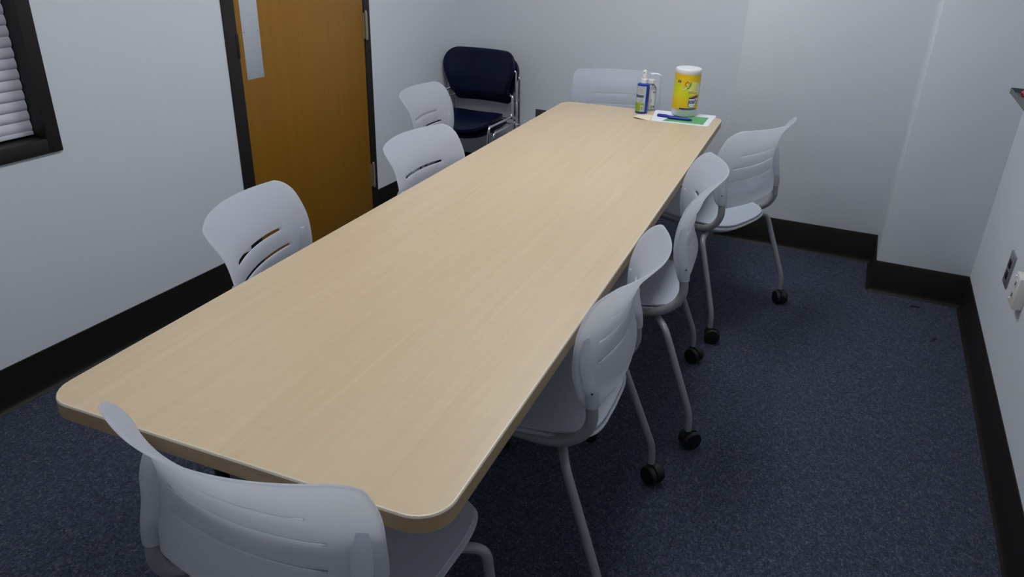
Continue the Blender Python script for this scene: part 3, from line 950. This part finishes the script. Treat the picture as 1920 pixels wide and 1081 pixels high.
# pale glow and swoosh round the fruit
patch('print_glow', blob(0.040, 0.134, 0.034, 0.032, -0.004, 14), rl, VB, M['paleyellow'], lab, 0.0003, 14)
patch('print_glow', blob(0.066, 0.132, 0.009, 0.026, 0.002, 12), rl, VB, M['whiteink'], lab, 0.0004, 6)
patch('print_orange', blob(-0.001, 0.155, 0.010, 0.012, 0.002), rl, VB, M['orangeink'], lab, 0.0005)
patch('print_orange', blob(0.002, 0.152, 0.005, 0.006), rl, VB, M['paleyellow'], lab, 0.0007)
patch('print_leaf', blob(0.015, 0.150, 0.004, 0.012, 0.003), rl, VB, M['leafink'], lab, 0.0006)
patch('print_leaf', blob(0.007, 0.135, 0.005, 0.004, 0.002), rl, VB, M['leafink'], lab, 0.0006)
patch('print_swoosh', [(0.127, -0.020, -0.016), (0.131, -0.015, -0.005), (0.135, -0.007, 0.001), (0.138, -0.001, 0.003)], rl, VB, M['whiteink'], lab, 0.0005)
patch('print_box', [(0.158, -0.046, -0.030), (0.168, -0.046, -0.030)], rl, VB, M['navyink'], lab, 0.0005)
patch('print_symbol', [(0.1605, -0.0390, -0.0360), (0.1655, -0.0390, -0.0360)], rl, VB, M['whiteink'], lab, 0.0008)
for k, (z, a, b) in enumerate(((0.1175, 0.012, 0.034), (0.1115, 0.012, 0.056))):
    n = 5 if k == 0 else 9
    for j in range(n):
        u = a + (b - a) * j / n
        patch('print_fine_mark', [(z, u, u + (b - a) / n * 0.7), (z + 0.0030, u, u + (b - a) / n * 0.7)], rl, VB, M['greyink'], lab, 0.0006, 2)
# white logo ground with dark underline, banner above it, name upside down
def ground(d):
    rows = []
    for k in range(13):
        t = k / 12
        z = 0.0475 - d + (0.0410 + d) * t
        rows.append((z, 0.0155 - d + 0.004 * t + 0.012 * (1 - min(t / 0.35, 1)) ** 2, 0.0580 + d + 0.010 * t - 0.020 * (1 - min(t / 0.6, 1)) ** 2))
    return rows
patch('print_outline', ground(0.0012), rl, VB, M['navyink'], lab, 0.0004, 14)
patch('print_ground', ground(0.0), rl, VB, M['whiteink'], lab, 0.0006, 14)
patch('print_banner', [(0.0862, 0.016, 0.046), (0.0900, 0.015, 0.058), (0.0930, 0.017, 0.064)], rl, VB, M['purpleink'], lab, 0.0008, 12)
patch('print_banner', [(0.0915, 0.020, 0.052), (0.0955, 0.030, 0.066), (0.1010, 0.052, 0.070)], rl, VB, M['redink'], lab, 0.0010, 12)
text_on_cylinder('print_name', 'Lysol', 0.0290, 0.30, rl, VB, 0.0400, 0.0695, M['navyink'], lab, True, 0.0012, 0.72)
patch('print_strip', [(0.0355, -0.024, 0.062), (0.0425, -0.024, 0.062)], rl, VB, M['navyink'], lab, 0.0004, 14)
patch('print_strip', [(0.0365, 0.000, 0.060), (0.0415, 0.000, 0.060)], rl, VB, M['blueink'], lab, 0.0006, 12)

# blue spray bottle
bot = thing('spray_bottle', 'blue spray bottle with white pump top at the far end of the table', 'bottle', (0.2815, 2.915, Z))
VB2 = math.atan2(-0.681 - 2.915, 1.2275 - 0.2815)
rb = 0.0295
bm = bmesh.new()
lathe(bm, [(0.026, 0.0), (rb, 0.003), (rb, 0.134), (rb - 0.001, 0.138), (0.022, 0.141), (0.013, 0.1415)], 36)
o = link('bottle_body', bm, M['bluebottle'], bot, 40)
lb = patch('label_ground', [(0.010, -0.048, 0.0135), (0.070, -0.048, 0.0135), (0.130, -0.048, 0.0135)], rb, VB2, M['lgrey'], o, 0.0003, 12)
patch('label_edge', [(0.010, 0.0115, 0.0150), (0.130, 0.0115, 0.0150)], rb, VB2, M['lpale'], o, 0.0005, 2)
patch('label_band', [(0.077, -0.048, 0.006), (0.089, -0.048, 0.006)], rb, VB2, M['lslate'], o, 0.0006, 10)
patch('label_band', [(0.010, -0.048, 0.0110), (0.052, -0.048, 0.0110)], rb, VB2, M['lgreen'], o, 0.0006, 10)
patch('label_panel', [(0.013, -0.006, 0.0075), (0.040, -0.006, 0.0075)], rb, VB2, M['lwhite'], o, 0.0008, 4)
for k in range(5):
    u = -0.004 + k * 0.0020
    patch('code_bar', [(0.016, u, u + 0.0011), (0.036, u, u + 0.0011)], rb, VB2, M['lblack'], o, 0.0010, 1)
for k in range(7):
    z = 0.096 + k * 0.0045
    patch('fine_line', [(z, -0.018, 0.007 - 0.003 * (k % 3)), (z + 0.0014, -0.018, 0.007 - 0.003 * (k % 3))], rb, VB2, M['lmid'], o, 0.0006, 4)
for k in range(4):
    z = 0.056 + k * 0.0045
    patch('fine_line', [(z, -0.016, 0.001), (z + 0.0014, -0.016, 0.001)], rb, VB2, M['lmid'], o, 0.0006, 4)
patch('label_edge', [(0.058, 0.0265, 0.040), (0.075, 0.0255, 0.040), (0.112, 0.0255, 0.040), (0.124, 0.0275, 0.040)], rb, VB2, M['lblack'], o, 0.0004, 4)
bm = bmesh.new()
lathe(bm, [(0.0125, 0.1405), (0.0165, 0.142), (0.0165, 0.161), (0.0145, 0.163), (0.0085, 0.164), (0.0085, 0.170)], 24)
link('collar', bm, M['white'], bot, 40)
bm = bmesh.new()
lathe(bm, [(0.0105, 0.168), (0.0105, 0.196), (0.0085, 0.2015), (0.004, 0.2025)], 20)
hd = link('spray_head', bm, M['white'], bot, 40)
bm = bmesh.new()
lathe(bm, [(0.0030, 0.0), (0.0030, 0.0016)], 10, (0, 0, 0), 'X')
bmesh.ops.transform(bm, verts=bm.verts, matrix=Matrix.Translation((0.0102 * math.cos(VB2 - 0.25), 0.0102 * math.sin(VB2 - 0.25), 0.190)) @ Matrix.Rotation(VB2 - 0.25, 4, 'Z'))
link('nozzle', bm, M['lslate'], hd)

# clear pump bottle behind it
pb = thing('pump_bottle', 'clear sanitizer bottle with curved white pump spout behind the blue bottle', 'bottle', (0.2985, 2.992, Z))
VB3 = math.atan2(-0.681 - 2.992, 1.2275 - 0.2985)
rc = 0.0275
bm = bmesh.new()
lathe(bm, [(0.024, 0.0), (rc, 0.003), (rc, 0.105), (0.024, 0.116), (0.014, 0.126), (0.012, 0.132)], 32)
o = link('bottle_body', bm, M['clear'], pb, 40)
patch('label_ground', [(0.012, -0.030, 0.030), (0.060, -0.030, 0.030), (0.102, -0.030, 0.030)], rc, VB3, M['lwhite'], o, 0.0004, 12)
patch('label_edge', [(0.088, 0.012, 0.029), (0.096, 0.010, 0.029)], rc, VB3, M['lmid'], o, 0.0006, 4)
patch('label_band', [(0.014, 0.006, 0.016), (0.030, 0.006, 0.013)], rc, VB3, M['lgreen'], o, 0.0006, 4)
patch('label_band', [(0.018, 0.017, 0.028), (0.027, 0.017, 0.028)], rc, VB3, M['lslate'], o, 0.0006, 4)
patch('label_band', [(0.040, 0.005, 0.007), (0.058, 0.007, 0.0095)], rc, VB3, M['lblack'], o, 0.0006, 2)
bm = bmesh.new()
lathe(bm, [(0.012, 0.130), (0.0155, 0.131), (0.0155, 0.147), (0.012, 0.149), (0.005, 0.150), (0.005, 0.166), (0.010, 0.167), (0.010, 0.175), (0.007, 0.178)], 22)
link('pump', bm, M['white'], pb, 40)
bm = bmesh.new()
pa = 0.10
pth = catmull([(0, 0, 0.1735), (0.015 * math.cos(pa), 0.015 * math.sin(pa), 0.1760), (0.030 * math.cos(pa), 0.030 * math.sin(pa), 0.1745), (0.043 * math.cos(pa), 0.043 * math.sin(pa), 0.1680)], 5)
tube(bm, pth, [0.0050 - 0.0001 * k for k in range(len(pth))], 10)
link('spout', bm, M['white'], pb, 60)

# two blue markers in front of the canister
marker('blue_marker', 'blue capped marker lying on the white sheet, farther left of the two', (0.432, 2.872, Z + 0.0010), -0.02, 0.118, 0.0066, M['blue'], M['blue'], 0.45)
marker('blue_marker', 'blue capped marker lying on the green panel, nearer right of the two', (0.487, 2.853, Z + 0.0013), PI * 0 + 0.06, 0.112, 0.0064, M['blue'], M['blue'], 0.85)
